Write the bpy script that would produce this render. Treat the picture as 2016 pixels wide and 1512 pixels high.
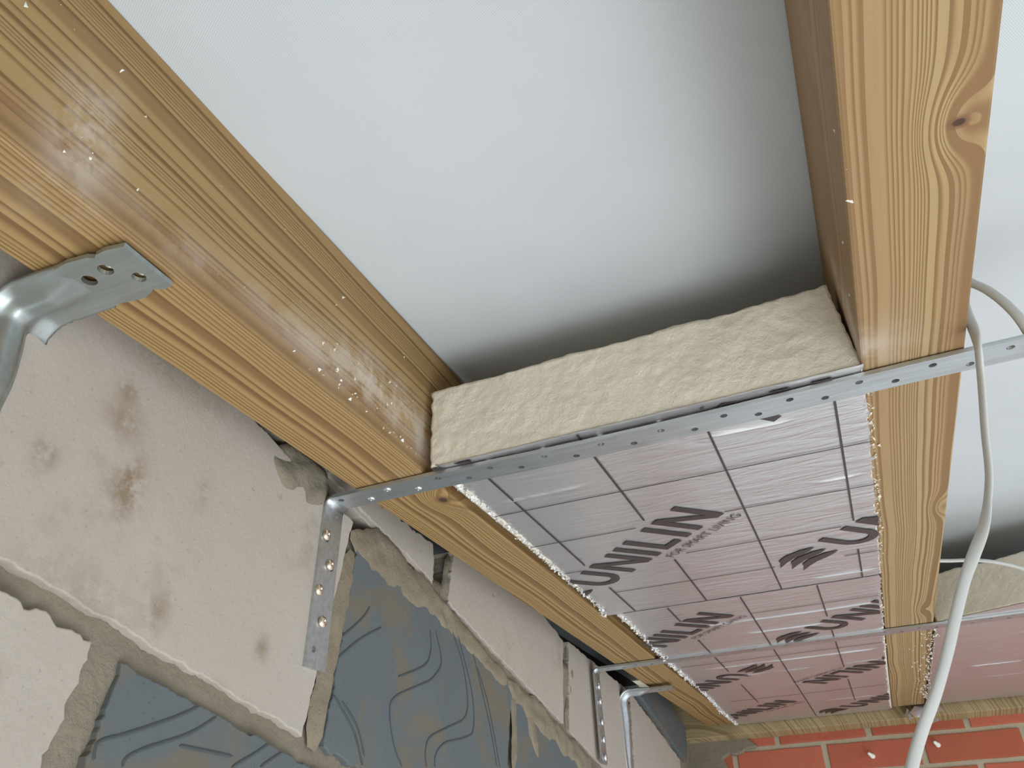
import bpy, bmesh, math, random
from mathutils import Vector, Matrix, noise
for o in list(bpy.data.objects): bpy.data.objects.remove(o)
SC = bpy.context.scene; COL = SC.collection
random.seed(7)
# ---------------------------------------------------------------- camera, world, light, exposure
S = 0.315                      # one design unit in metres
A = 0.1957689                  # pitch of the roof
H = 1.75                       # camera height above the floor
ca, sa = math.cos(A), math.sin(A)
ROWS = [(0.91995, 0.39003, -0.03984), (-0.23497, 0.46703, -0.85247), (-0.31388, 0.79360, 0.52128)]
def rot(v): return Vector((v[0], ca*v[1]-sa*v[2], sa*v[1]+ca*v[2]))
right = rot(ROWS[0]).normalized(); fwd = rot(ROWS[2]); fwd = (fwd-right*fwd.dot(right)).normalized()
up = right.cross(fwd).normalized()
cd = bpy.data.cameras.new('camera'); cam = bpy.data.objects.new('camera', cd); COL.objects.link(cam)
cd.sensor_width = 36; cd.lens = 1582.23/2016*36; cd.clip_start = 0.02
cam.matrix_world = Matrix(((right.x, up.x, -fwd.x, 0), (right.y, up.y, -fwd.y, 0), (right.z, up.z, -fwd.z, H), (0, 0, 0, 1)))
SC.camera = cam
W = bpy.data.worlds.new('overcast'); SC.world = W; W.use_nodes = True
W.node_tree.nodes['Background'].inputs[0].default_value = (0.76, 0.88, 1.0, 1)
W.node_tree.nodes['Background'].inputs[1].default_value = 0.8
def area(name, loc, aim, sx, sy, power, col):
    l = bpy.data.lights.new(name, 'AREA'); l.shape = 'RECTANGLE'; l.size = sx; l.size_y = sy; l.energy = power; l.color = col
    o = bpy.data.objects.new(name, l); COL.objects.link(o); o.location = loc
    o.rotation_euler = (Vector(aim)-Vector(loc)).to_track_quat('-Z', 'Y').to_euler(); return o
area('foam_fill_lamp', (0.8, -0.25, 0.40), (0.0, 0.55, 2.1), 1.2, 0.8, 17, (0.92, 0.97, 1.0))  # added fill lamp low in the room, brightens the cut foam end
sl = bpy.data.lights.new('sun', 'SUN'); sl.energy = 7.0; sl.angle = math.radians(2); sl.color = (0.87, 0.95, 1.0)
so = bpy.data.objects.new('sun', sl); COL.objects.link(so); so.rotation_euler = Vector((-0.76, 0.12, -0.64)).to_track_quat('-Z', 'Y').to_euler(); so.location = (6, 0, 5)
SC.view_settings.view_transform = 'Standard'; SC.view_settings.look = 'None'
SC.view_settings.exposure = 0.34; SC.view_settings.gamma = 1; SC.view_settings.use_curve_mapping = False

# ---------------------------------------------------------------- helpers
def tag(o, label=None, cat=None, group=None, kind=None):
    if label: o['label'] = label
    if cat: o['category'] = cat
    if group: o['group'] = group
    if kind: o['kind'] = kind
    return o
class G:                        # geometry collected in roof coordinates (x across, r up the slope, n square to it) or room coordinates
    def __init__(s): s.v = []; s.f = []
    def add(s, vs, fs):
        k = len(s.v); s.v += [tuple(v) for v in vs]; s.f += [tuple(i+k for i in f) for f in fs]; return s
    def box(s, a, b):
        x0, y0, z0 = a; x1, y1, z1 = b
        return s.add([(x0,y0,z0),(x1,y0,z0),(x1,y1,z0),(x0,y1,z0),(x0,y0,z1),(x1,y0,z1),(x1,y1,z1),(x0,y1,z1)],
                     [(0,3,2,1),(4,5,6,7),(0,1,5,4),(1,2,6,5),(2,3,7,6),(3,0,4,7)])
    def hexa(s, p):             # 8 corners, same order as box
        return s.add(p, [(0,3,2,1),(4,5,6,7),(0,1,5,4),(1,2,6,5),(2,3,7,6),(3,0,4,7)])
    def build(s, name, mat, parent=None, base=(0,0,0), frame='roof', smooth=False, bevel=0, fix=True):
        me = bpy.data.meshes.new(name)
        me.from_pydata([((v[0]-base[0])*S, (v[1]-base[1])*S, (v[2]-base[2])*S) for v in s.v], [], s.f)
        if fix:
            bm = bmesh.new(); bm.from_mesh(me); bmesh.ops.recalc_face_normals(bm, faces=bm.faces); bm.to_mesh(me); bm.free()
        me.materials.append(mat)
        if smooth: me.polygons.foreach_set('use_smooth', [True]*len(me.polygons))
        o = bpy.data.objects.new(name, me); COL.objects.link(o)
        if parent: o.parent = parent
        else: place(o, base, frame)
        if bevel:
            b = o.modifiers.new('bevel', 'BEVEL'); b.width = bevel*S; b.segments = 2; b.limit_method = 'ANGLE'; b.angle_limit = 0.6
        return o
WYAW = math.atan(0.02); WX, WY = -1.375, 1.8
WK = 1.02
def place(o, base, frame):
    if frame == 'roof':
        o.location = rot(base)*S + Vector((0, 0, H)); o.rotation_euler = (A, 0, 0)
    elif frame == 'wall':       # local: x = out of the wall, y = along it, z = height
        c, s_ = math.cos(WYAW), math.sin(WYAW)
        o.location = Vector((WX + base[0]*c - base[1]*s_, WY + base[0]*s_ + base[1]*c, base[2]))*S + Vector((0, 0, H)); o.rotation_euler = (0, 0, WYAW)
    else: o.location = Vector(base)*S + Vector((0, 0, H))
def root(name, base, frame='roof'):
    o = bpy.data.objects.new(name, None); COL.objects.link(o); o.empty_display_size = 0.05; place(o, base, frame); return o
def plate(outline, holes=(), t=0.01, bev=0.0):     # flat shape with real holes; returns verts, faces with z in -t/2..t/2
    cu = bpy.data.curves.new('c', 'CURVE'); cu.dimensions = '2D'; cu.fill_mode = 'BOTH'
    cu.extrude = max(t/2-bev, 1e-5); cu.bevel_depth = bev; cu.bevel_resolution = 1; cu.offset = -bev
    for loop in [outline]+list(holes):
        sp = cu.splines.new('POLY'); sp.points.add(len(loop)-1); sp.use_cyclic_u = True
        for i, p in enumerate(loop): sp.points[i].co = (p[0], p[1], 0, 1)
    o = bpy.data.objects.new('c', cu); COL.objects.link(o)
    dg = bpy.context.evaluated_depsgraph_get(); me = bpy.data.meshes.new_from_object(o.evaluated_get(dg))
    bm = bmesh.new(); bm.from_mesh(me); bmesh.ops.remove_doubles(bm, verts=bm.verts, dist=1e-5)
    bm.verts.index_update(); vs = [tuple(v.co) for v in bm.verts]; fs = [tuple(v.index for v in f.verts) for f in bm.faces]; bm.free()
    bpy.data.objects.remove(o); bpy.data.curves.remove(cu); bpy.data.meshes.remove(me)
    return vs, fs
def circ(x, y, r, n=14, sx=1): return [(x+r*sx*math.cos(2*math.pi*i/n), y+r*math.sin(2*math.pi*i/n)) for i in range(n)]
def ragged(pts, step=0.03, amp=0.006, seed=0, rough=75):
    out = []; n = len(pts)
    for i in range(n):
        a, b = Vector(pts[i]), Vector(pts[(i+1) % n]); L = (b-a).length; k = max(1, int(L/step)); nn = Vector((-(b-a).y, (b-a).x))/L
        for j in range(k):
            p = a.lerp(b, j/k); q = Vector((p.x*rough*.3, p.y*rough*.3, seed*3.7)); q2 = q*3.1
            d = noise.noise(q)*amp + noise.noise(q2)*amp*.6
            if j == 0: d = 0; p = p + (Vector((random.uniform(-1,1), random.uniform(-1,1)))*amp*.5)
            out.append(tuple(p+nn*d))
    return out
def nz(x, y, z=0.0): return noise.noise(Vector((x, y, z)))

# ---------------------------------------------------------------- materials
class N:
    def __init__(s, name, rough=0.7, metal=0.0, spec=0.5):
        s.m = bpy.data.materials.new(name); s.m.use_nodes = True; s.t = s.m.node_tree; s.p = s.t.nodes['Principled BSDF']
        s.p.inputs['Roughness'].default_value = rough; s.p.inputs['Metallic'].default_value = metal; s.p.inputs['Specular IOR Level'].default_value = spec
        s.tc = s.t.nodes.new('ShaderNodeTexCoord')
        mp = s.t.nodes.new('ShaderNodeMapping'); s.t.links.new(s.tc.outputs['Object'], mp.inputs[0]); mp.inputs['Scale'].default_value = (1/S,)*3
        s.co = mp.outputs[0]        # object coordinates in design units
        sx = s.t.nodes.new('ShaderNodeSeparateXYZ'); s.t.links.new(s.co, sx.inputs[0]); s.x, s.y, s.z = sx.outputs
    def _in(s, sock, v):
        if isinstance(v, bpy.types.NodeSocket): s.t.links.new(v, sock)
        elif v is not None: sock.default_value = v if not (sock.type == 'RGBA' and len(v) == 3) else (*v, 1)
    def m_(s, op, a, b=None, c=None, clamp=False):
        n = s.t.nodes.new('ShaderNodeMath'); n.operation = op; n.use_clamp = clamp
        for i, v in enumerate((a, b, c)): s._in(n.inputs[i], v)
        return n.outputs[0]
    def map(s, scale, loc=(0,0,0)):
        n = s.t.nodes.new('ShaderNodeMapping'); s.t.links.new(s.co, n.inputs[0]); n.inputs['Scale'].default_value = scale; n.inputs['Location'].default_value = loc; return n.outputs[0]
    def noise(s, scale, detail=4, rough=0.55, vec=None, dist=0):
        n = s.t.nodes.new('ShaderNodeTexNoise'); s.t.links.new(vec or s.co, n.inputs['Vector'])
        n.inputs['Scale'].default_value = scale; n.inputs['Detail'].default_value = detail; n.inputs['Roughness'].default_value = rough; n.inputs['Distortion'].default_value = dist
        return n.outputs['Fac']
    def vor(s, scale, vec=None, feat='F1'):
        n = s.t.nodes.new('ShaderNodeTexVoronoi'); n.feature = feat; s.t.links.new(vec or s.co, n.inputs['Vector']); n.inputs['Scale'].default_value = scale; return n.outputs['Distance']
    def comb(s, x, y, z):
        n = s.t.nodes.new('ShaderNodeCombineXYZ'); s._in(n.inputs[0], x); s._in(n.inputs[1], y); s._in(n.inputs[2], z); return n.outputs[0]
    def step(s, v, a, b):
        n = s.t.nodes.new('ShaderNodeMapRange'); n.interpolation_type = 'SMOOTHSTEP'; s._in(n.inputs[0], v); s._in(n.inputs[1], a); s._in(n.inputs[2], b); return n.outputs[0]
    def mix(s, f, a, b):
        n = s.t.nodes.new('ShaderNodeMix'); n.data_type = 'RGBA'; s._in(n.inputs[0], f); s._in(n.inputs[6], a); s._in(n.inputs[7], b); return n.outputs[2]
    def col(s, v): s._in(s.p.inputs['Base Color'], v); return s
    def ro(s, v): s._in(s.p.inputs['Roughness'], v); return s
    def bump(s, h, strength=0.3, dist=0.01):
        n = s.t.nodes.new('ShaderNodeBump'); s._in(n.inputs['Height'], h); n.inputs['Strength'].default_value = strength; n.inputs['Distance'].default_value = dist*S
        if s.p.inputs['Normal'].is_linked: s.t.links.new(s.p.inputs['Normal'].links[0].from_socket, n.inputs['Normal'])
        s.t.links.new(n.outputs[0], s.p.inputs['Normal']); return s
    def gauss(s, cx, cy, cz, rx, ry, rz):      # 1 at the centre, falling off as an ellipsoid
        d = None
        for a, c, r in ((s.x, cx, rx), (s.y, cy, ry), (s.z, cz, rz)):
            if r is None: continue
            q = s.m_('MULTIPLY', s.m_('SUBTRACT', a, c), 1.0/r); q = s.m_('MULTIPLY', q, q); d = q if d is None else s.m_('ADD', d, q)
        return s.m_('EXPONENT', s.m_('MULTIPLY', d, -1.0))

def wood(name, pith, light, mid, dark, freq=55, knots=(), dust=(), wav=0.05, brown=()):
    g = N(name, rough=0.62, spec=0.3)
    # slow wander of the grain along the length
    w1 = g.noise(1.0, 3, 0.5, g.map((0.8, 0.35, 0.8))); w2 = g.noise(1.0, 2, 0.5, g.map((5, 1.6, 5)))
    dx = g.m_('SUBTRACT', g.x, pith[0]); dz = g.m_('SUBTRACT', g.z, pith[1])
    rho = g.m_('SQRT', g.m_('ADD', g.m_('MULTIPLY', dx, dx), g.m_('MULTIPLY', dz, dz)))
    rho = g.m_('ADD', rho, g.m_('MULTIPLY', g.m_('SUBTRACT', w1, 0.5), wav*4)); rho = g.m_('ADD', rho, g.m_('MULTIPLY', g.m_('SUBTRACT', w2, 0.5), wav*0.28))
    for k in knots:
        rho = g.m_('ADD', rho, g.m_('MULTIPLY', g.gauss(*k[0], *k[2]), k[1]))
    rr = g.noise(1.0, 2, 0.5, g.comb(g.m_('MULTIPLY', rho, 7.0), 0.0, 3.0))       # rings bunch up and spread out
    ph = g.m_('MULTIPLY', g.m_('ADD', rho, g.m_('MULTIPLY', rr, 0.34)), freq)
    fr = g.m_('FRACT', ph)
    line = g.m_('MULTIPLY', g.step(fr, 0.35, 0.93), g.step(fr, 1.0, 0.95))
    cellv = g.noise(1.0, 0, 0.5, g.comb(g.m_('FLOOR', ph), 7.7, 0.0))
    line = g.m_('MULTIPLY', line, g.m_('MULTIPLY_ADD', cellv, 1.3, 0.35), clamp=True)
    broad = g.noise(1.0, 2, 0.5, g.comb(g.m_('MULTIPLY', rho, 2.6), 1.0, 0.0))
    fib = g.noise(1.0, 3, 0.6, g.map((90, 3, 90)))
    c = g.mix(g.step(broad, 0.35, 0.7), light, mid); c = g.mix(g.m_('MULTIPLY', line, 0.92), c, dark)
    c = g.mix(g.m_('MULTIPLY', g.step(fib, 0.45, 0.75), 0.18), c, dark)
    for k in brown: c = g.mix(g.m_('MULTIPLY', g.gauss(*k), 0.6), c, (0.27, 0.145, 0.066))
    for k in knots:
        if len(k) > 3:
            q = g.gauss(*k[0], *k[3]); c = g.mix(g.m_('MULTIPLY', g.step(q, 0.12, 0.55), 0.85), c, (0.20, 0.10, 0.05)); c = g.mix(g.step(q, 0.62, 0.85), c, (0.07, 0.04, 0.025))
    for k in dust:
        q = g.m_('MULTIPLY', g.gauss(*k[:6]), g.step(g.noise(9, 5, 0.65), 0.32, 0.62)); c = g.mix(g.m_('MULTIPLY', q, k[6]), c, (0.62, 0.54, 0.46))
    g.col(c); g.bump(line, 0.25, 0.003); g.bump(fib, 0.15, 0.002)
    return g.m

LIGHTW, MIDW, DARKW = (0.42, 0.285, 0.120), (0.335, 0.205, 0.084), (0.17, 0.090, 0.034)

g = N('white_membrane', rough=0.75, spec=0.25)
u = g.m_('MULTIPLY', g.m_('ADD', g.x, g.m_('MULTIPLY', g.y, 0.27)), 1000.0); v = g.m_('MULTIPLY', g.m_('SUBTRACT', g.y, g.m_('MULTIPLY', g.x, 0.27)), 1000.0)
dots = g.m_('MULTIPLY', g.m_('SINE', u), g.m_('SINE', v)); dots = g.step(dots, 0.35, 0.85)
fade = g.m_('MULTIPLY', dots, g.m_('MULTIPLY_ADD', g.noise(2.2, 3), 0.9, 0.15))
c = g.mix(g.noise(1.2, 4), (0.565, 0.595, 0.62), (0.635, 0.66, 0.68)); c = g.mix(g.m_('MULTIPLY', fade, 1.0), c, (0.28, 0.30, 0.31)); g.col(c)
g.bump(g.noise(1.4, 2), 0.35, 0.06); g.bump(dots, -0.2, 0.002); M_MEMB = g.m

g = N('foam_core', rough=0.85, spec=0.2)
c = g.mix(g.noise(5, 5, 0.6), (0.78, 0.70, 0.57), (0.86, 0.79, 0.66)); g.col(c)
g.bump(g.noise(62, 5, 0.7), 0.6, 0.010); g.bump(g.noise(12, 3, 0.6, dist=1.5), 0.22, 0.02); M_FOAM = g.m

g = N('foil_facing', rough=0.2, metal=0.72)
g.col((0.66, 0.645, 0.65)); wr = g.noise(1.0, 4, 0.6, g.map((2.2, 22, 3)), 0.6)
fine = g.noise(1.0, 3, 0.6, g.map((14, 70, 20))); cr = g.m_('POWER', g.m_('ABSOLUTE', g.m_('SUBTRACT', g.noise(1.0, 3, 0.5, g.map((3.0, 13, 3), (4, 2, 1)), 0.8), 0.5)), 0.5)
g.bump(wr, 0.17, 0.02); g.bump(fine, 0.18, 0.005); g.bump(cr, 0.30, 0.010)
g.ro(g.m_('MULTIPLY_ADD', g.noise(6, 4), 0.14, 0.24)); M_FOIL = g.m
g = N('foil_crumb', rough=0.35, metal=0.2); g.col((0.85, 0.83, 0.80)); M_CRUMB = g.m
g = N('print_ink', rough=0.42, metal=0.0, spec=0.5); g.col(g.mix(g.noise(30, 3), (0.035, 0.028, 0.028), (0.06, 0.045, 0.042))); M_INK = g.m

def galv(name, base, rough, sc=1.0):
    g = N(name, rough=rough, metal=0.86); st = g.noise(1.0, 4, 0.6, g.map((3*sc, 60*sc, 60*sc)))
    c = g.mix(g.step(st, 0.3, 0.75), tuple(x*0.8 for x in base), base); c = g.mix(g.m_('MULTIPLY', g.step(g.noise(9, 5, 0.7), 0.6, 0.8), 0.5), c, (0.36, 0.37, 0.36)); g.col(c)
    g.ro(g.m_('MULTIPLY_ADD', g.noise(12, 3), 0.25, rough-0.1)); g.bump(st, 0.12, 0.003); return g.m
M_GALV = galv('galvanised_strip', (0.60, 0.64, 0.655), 0.34); M_GALV2 = galv('pressed_galvanised_steel', (0.46, 0.50, 0.49), 0.42)
g = N('screw_brass', rough=0.28, metal=0.95); g.col((0.78, 0.66, 0.52)); M_SCREW = g.m
g = N('screw_zinc', rough=0.3, metal=0.95); g.col((0.72, 0.73, 0.73)); M_ZINC = g.m
g = N('white_cable', rough=0.42, spec=0.4); g.col(g.mix(g.step(g.noise(6, 4), 0.6, 0.8), (0.52, 0.515, 0.485), (0.46, 0.44, 0.40))); M_CABLE = g.m
g = N('plastic_plug', rough=0.5); g.col((0.85, 0.83, 0.76)); M_PLUG = g.m

def block(name, a, b, stains, pit=0.35):
    g = N(name, rough=0.9, spec=0.15)
    c = g.mix(g.noise(3.0, 5, 0.6), a, b); sp = g.vor(38); c = g.mix(g.m_('MULTIPLY', g.step(sp, 0.16, 0.04), pit), c, tuple(x*0.45 for x in a))
    c = g.mix(g.m_('MULTIPLY', g.step(g.noise(2.2, 5, 0.65, g.map((1, 1, 1), (5, 3, 1))), 0.58, 0.74), 0.5), c, stains)
    c = g.mix(g.m_('MULTIPLY', g.step(g.noise(11, 4, 0.6), 0.68, 0.76), 0.6), c, tuple(x*0.7 for x in stains)); g.col(c)
    g.bump(g.noise(45, 5, 0.7), 0.35, 0.006); g.bump(g.noise(7, 3), 0.2, 0.01); g.bump(g.step(sp, 0.16, 0.04), -0.4, 0.006); return g
M_CREAM = block('cream_block', (0.43, 0.375, 0.32), (0.50, 0.445, 0.385), (0.24, 0.185, 0.135), 0.3).m
g = block('grey_block', (0.115, 0.13, 0.132), (0.155, 0.172, 0.175), (0.19, 0.15, 0.10), 0.4)
e = g.noise(3.2, 5, 0.6, dist=0.8); c0 = g.p.inputs['Base Color'].links[0].from_socket
c1 = g.mix(g.m_('MULTIPLY', g.step(e, 0.49, 0.64), 0.8), c0, (0.185, 0.152, 0.105)); g.col(c1); M_GREY = g.m
g = N('mortar', rough=0.95, spec=0.1); g.col(g.mix(g.noise(4, 5, 0.65), (0.20, 0.168, 0.122), (0.31, 0.27, 0.205))); g.bump(g.noise(14, 6, 0.7), 0.7, 0.02); M_MORT = g.m
g = N('pale_mortar', rough=0.95, spec=0.1); g.col(g.mix(g.noise(6, 5, 0.65), (0.44, 0.38, 0.27), (0.56, 0.49, 0.36))); g.bump(g.noise(30, 6, 0.7), 0.6, 0.012); M_MORT2 = g.m
g = N('ochre_mortar', rough=0.95, spec=0.1); g.col(g.mix(g.noise(5, 5, 0.65), (0.20, 0.165, 0.115), (0.33, 0.275, 0.20))); g.bump(g.noise(22, 6, 0.7), 0.7, 0.016); M_MORT3 = g.m
g = N('scored_line', rough=0.95); g.col((0.075, 0.085, 0.09)); M_SCORE = g.m
def brickmat(name, a, b):
    g = N(name, rough=0.85, spec=0.2); c = g.mix(g.noise(4, 5, 0.6), a, b); c = g.mix(g.m_('MULTIPLY', g.step(g.noise(2.5, 4, 0.6), 0.6, 0.75), 0.25), c, (0.45, 0.27, 0.21)); g.col(c)
    g.bump(g.noise(30, 5, 0.7), 0.4, 0.008); return g.m
M_BR = [brickmat('red_brick', (0.44, 0.11, 0.065), (0.52, 0.15, 0.092)), brickmat('orange_red_brick', (0.48, 0.125, 0.072), (0.56, 0.17, 0.105)), brickmat('dark_red_brick', (0.38, 0.10, 0.055), (0.48, 0.14, 0.08))]
g = N('concrete_floor', rough=0.85); g.col(g.mix(g.noise(1.0, 5), (0.50, 0.50, 0.50), (0.60, 0.60, 0.60))); M_FLOOR = g.m
g = N('shaded_outer_leaf', rough=0.95); g.col(g.mix(g.noise(3, 4), (0.045, 0.038, 0.032), (0.07, 0.06, 0.05))); M_OUT = g.m  # near-black puts the shade of the gap into the colour

# ---------------------------------------------------------------- setting
MEM = 1.475
def memz(x, r): return MEM + 0.012*math.sin(x*2.1+0.6) + 0.01*nz(x*1.3, r*0.8, 2) + 0.006*nz(x*5, r*2.5, 5)
mg = G(); nx, nr = 90, 130; X0, X1, R0_, R1_ = -2.3, 5.6, -3.2, 7.55
for j in range(nr+1):
    for i in range(nx+1):
        x = X0+(X1-X0)*i/nx; r = R0_+(R1_-R0_)*j/nr; mg.v.append((x, r, memz(x, r)))
for j in range(nr):
    for i in range(nx):
        q = j*(nx+1)+i; mg.f.append((q, q+1, q+nx+2, q+nx+1))
o = mg.build('ceiling', M_MEMB, smooth=True, fix=False); tag(o, 'white woven roofing membrane stretched over the rafters, seen from below', kind='structure')
sd = o.modifiers.new('thick', 'SOLIDIFY'); sd.thickness = 0.002; sd.offset = 1

FL = -H/S
tag(G().box((-2.2, -4.5, FL), (5.8, -4.2, 2.0)).build('wall_front', M_MORT2, frame='room'), 'plain unseen eaves wall, added behind the viewpoint to hold back daylight', kind='structure')  # unseen wall put in to cut the daylight from behind
tag(G().box((-30, -30, FL-0.3), (30, 30, FL)).build('floor', M_FLOOR, frame='room'), 'bare grey concrete floor, unseen, added to bounce daylight upward', kind='structure')  # unseen floor put in as a pale bounce for the daylight

# ---- wall_left: block wall (y along, z height, x out of the wall)
def wy(Y): return (Y-WY)/math.cos(WYAW)
mg = G(); ny, nzz = 200, 90; ZB, ZT = FL, None
def topz(Y): return 1.02+0.198*Y-0.035
ys = [wy(-6.0)+ (wy(7.3)-wy(-6.0))*i/ny for i in range(ny+1)]
for j in range(nzz+1):
    for y in ys:
        Y = y+WY; T = min(max(topz(Y), 1.30), 1.785) if Y < 3.8 else topz(Y)-0.02
        if Y < 1.15: T = 1.27
        if 3.2 < Y < 3.8: T = 1.70
        z = FL + (T-FL)*(j/nzz)**0.45
        mg.v.append((-0.014+0.016*nz(y*4, z*4, 1)+0.006*nz(y*15, z*15, 2), y, z))
for j in range(nzz):
    for i in range(ny):
        q = j*(ny+1)+i; mg.f.append((q, q+1, q+ny+2, q+ny+1))
wall = mg.build('wall_left', M_MORT, frame='wall', smooth=True, fix=False)
sd = wall.modifiers.new('thick', 'SOLIDIFY'); sd.thickness = 0.25*S; sd.offset = -1
tag(wall, 'gable wall of cream and grey blocks laid in brown mortar', kind='structure')
def wblock(name, poly, mat, seed, amp=0.007, proud=0.0, t=0.3):
    """poly in (Y, Z)"""
    pts = ragged([(wy(a*WK), b*WK) for a, b in poly], 0.011, amp, seed)
    vs, fs = plate(pts, (), t, 0.0035)
    g_ = G().add([(v[2]-t/2+proud, v[0], v[1]) for v in vs], fs)
    cx = sum(p[0] for p in pts)/len(pts); cz = sum(p[1] for p in pts)/len(pts)
    o = g_.build(name, mat, wall, base=(0, cx, cz)); o.location = (0, cx*S, cz*S); return o
def ray(px, py):
    v_ = ((px-1008)/1582.23, (py-756)/1582.23, 1.0); return [sum(ROWS[k][i]*v_[k] for k in range(3)) for i in range(3)]
def wallpt(px, py):             # point of the wall face that the photograph shows at a pixel, as (Y, Z)
    d = rot(ray(px, py)); t = (WX+0.02*WY)/(d.x+0.02*d.y); return (d.y*t, d.z*t)
WB = wblock
g = block('stained_cream_block', (0.43, 0.375, 0.32), (0.50, 0.445, 0.385), (0.24, 0.185, 0.135), 0.3)
c = g.p.inputs['Base Color'].links[0].from_socket
for px, py, ry, rz, k_ in ((243,772,.02,.02,.8),(232,828,.035,.03,.7),(238,965,.03,.045,1.0),(250,945,.012,.03,.9),(75,893,.018,.025,.9),(505,1278,.018,.02,.8),(300,1205,.02,.03,.7),(150,1180,.12,.05,.35),(385,980,.015,.03,.5),(345,735,.12,.05,.3)):
    a_ = wallpt(px, py); q = g.m_('MULTIPLY', g.gauss(0, wy(a_[0])-wy(1.036), a_[1]-1.02, None, ry*1.5, rz*1.5), g.step(g.noise(16, 5, 0.7), 0.34, 0.6))
    c = g.mix(g.m_('MULTIPLY', q, k_), c, (0.26, 0.185, 0.115))
g.col(c); M_CREAM_A = g.m
b = WB('block', [(0.30, 0.668), (1.725, 0.672), (1.765, 1.325), (0.30, 1.335)], M_CREAM_A, 1, proud=0.012)
WB('block', [(-1.13, 0.668), (0.26, 0.668), (0.26, 1.335), (-1.13, 1.335)], M_CREAM, 2)
WB('block', [(1.835, 0.675), (3.09, 0.675), (3.10, 1.325), (1.815, 1.30)], M_GREY, 3, 0.012, 0.006)
WB('block', [(3.17, 0.675), (4.52, 0.675), (4.52, 1.33), (3.17, 1.33)], M_GREY, 4, 0.012)
WB('block', [(4.58, 0.675), (6.0, 0.675), (6.0, 1.33), (4.58, 1.33)], M_CREAM, 5)
WB('block', [(-0.43, -0.03), (1.02, -0.03), (1.03, 0.622), (-0.43, 0.622)], M_CREAM, 6, 0.012, 0.006)
WB('block', [(1.115, -0.03), (2.48, -0.03), (2.48, 0.622), (1.115, 0.615)], M_GREY, 7, 0.01, 0.006)
WB('block', [(2.55, -0.03), (3.98, -0.03), (3.98, 0.62), (2.55, 0.62)], M_GREY, 8, 0.01)
WB('block', [(0.85, 1.36), (1.80, 1.385), (2.345, 1.40), (2.34, 1.52), (2.30, 1.46), (0.9, 1.40)], M_CREAM, 9, 0.008, -0.01)
WB('block', [(1.62, 1.40), (2.335, 1.41), (2.31, 1.55), (1.62, 1.44)], M_CREAM, 10, 0.012, -0.002)
WB('block', [(2.455, 1.385), (3.77, 1.375), (3.77, 1.80), (3.66, 1.805), (3.30, 1.80), (2.9, 1.78), (2.46, 1.60)], M_CREAM, 11, 0.008, 0.006)
WB('block', [(3.88, 1.375), (5.06, 1.375), (5.06, 2.02), (4.0, 1.86), (3.88, 1.84)], M_CREAM, 12, 0.006)
WB('block', [(5.13, 1.375), (6.55, 1.375), (6.55, 2.03), (5.13, 2.03)], M_CREAM, 13, 0.01)
WB('block', [(5.25, 2.075), (6.72, 2.055), (6.80, 2.20), (6.80, 2.36), (6.30, 2.36), (5.85, 2.33), (5.5, 2.17), (5.25, 2.12)], M_GREY, 14, 0.006, 0.02)
rest = G()
for c in range(-8, 2):
    z0 = 0.668-0.70*c if False else 0.668-0.70*(c+8)-0.70
    if z0 > 0.5: continue
for k in range(1, 9):
    z0 = 0.668-0.70*k; z1 = z0+0.655; off = 0.0 if k % 2 else 0.7
    if z0 < FL: z0 = FL+0.02
    if z1 <= z0: continue
    for i in range(-4, 6):
        y0 = -6+off+1.43*i+4.5; y1 = y0+1.38
        if k == 1 and y1 > -0.4 and y0 < 4.0: continue
        if y1 > 7.1 or y0 < -6: continue
        rest.box((-0.2, wy(y0), z0), (0.004, wy(y1), z1))
for y0 in (-5.6, -4.1, -2.62): rest.box((-0.2, wy(y0), 0.668), (0.004, wy(y0+1.4), 1.27))
o = rest.build('block_courses', M_CREAM, wall, bevel=0.008); tag(o, kind='stuff')
# scored keying lines on the grey blocks
def groove(paths, parent_name='scored_line', w=0.008):
    for pth in paths:
        P = [Vector((0.0075, wy(a), b)) for a, b in pth]; sm = []
        for i in range(len(P)-1):
            p0 = P[max(i-1, 0)]; p1 = P[i]; p2 = P[i+1]; p3 = P[min(i+2, len(P)-1)]
            for t in [k/8 for k in range(8)]:
                sm.append(0.5*((2*p1)+(-p0+p2)*t+(2*p0-5*p1+4*p2-p3)*t*t+(-p0+3*p1-3*p2+p3)*t**3))
        sm.append(P[-1]); g_ = G(); n_ = len(sm)
        for i, p in enumerate(sm):
            d = (sm[min(i+1, n_-1)]-sm[max(i-1, 0)]).normalized(); nn = Vector((0, -d.z, d.y))
            ww = w*0.5*(0.55+0.5*abs(nz(p.y*20, p.z*20, 3))+0.3)*(0.3 if i in (0, n_-1) else 1)
            g_.v += [tuple(p+nn*ww), tuple(p+Vector((-0.004, 0, 0))), tuple(p-nn*ww), tuple(p+Vector((0.0012, 0, 0)))]
            if i: q = 4*(i-1); g_.f += [(q+k, q+(k+1) % 4, q+4+(k+1) % 4, q+4+k) for k in range(4)]
        g_.build(parent_name, M_SCORE, wall)
ROWI = None
c7 = lambda *q: [wallpt(x*0.4708, 800+y*0.4708) for x, y in q]
c1 = lambda *q: [wallpt(550+x*0.3716, 950+y*0.3716) for x, y in q]
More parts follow.
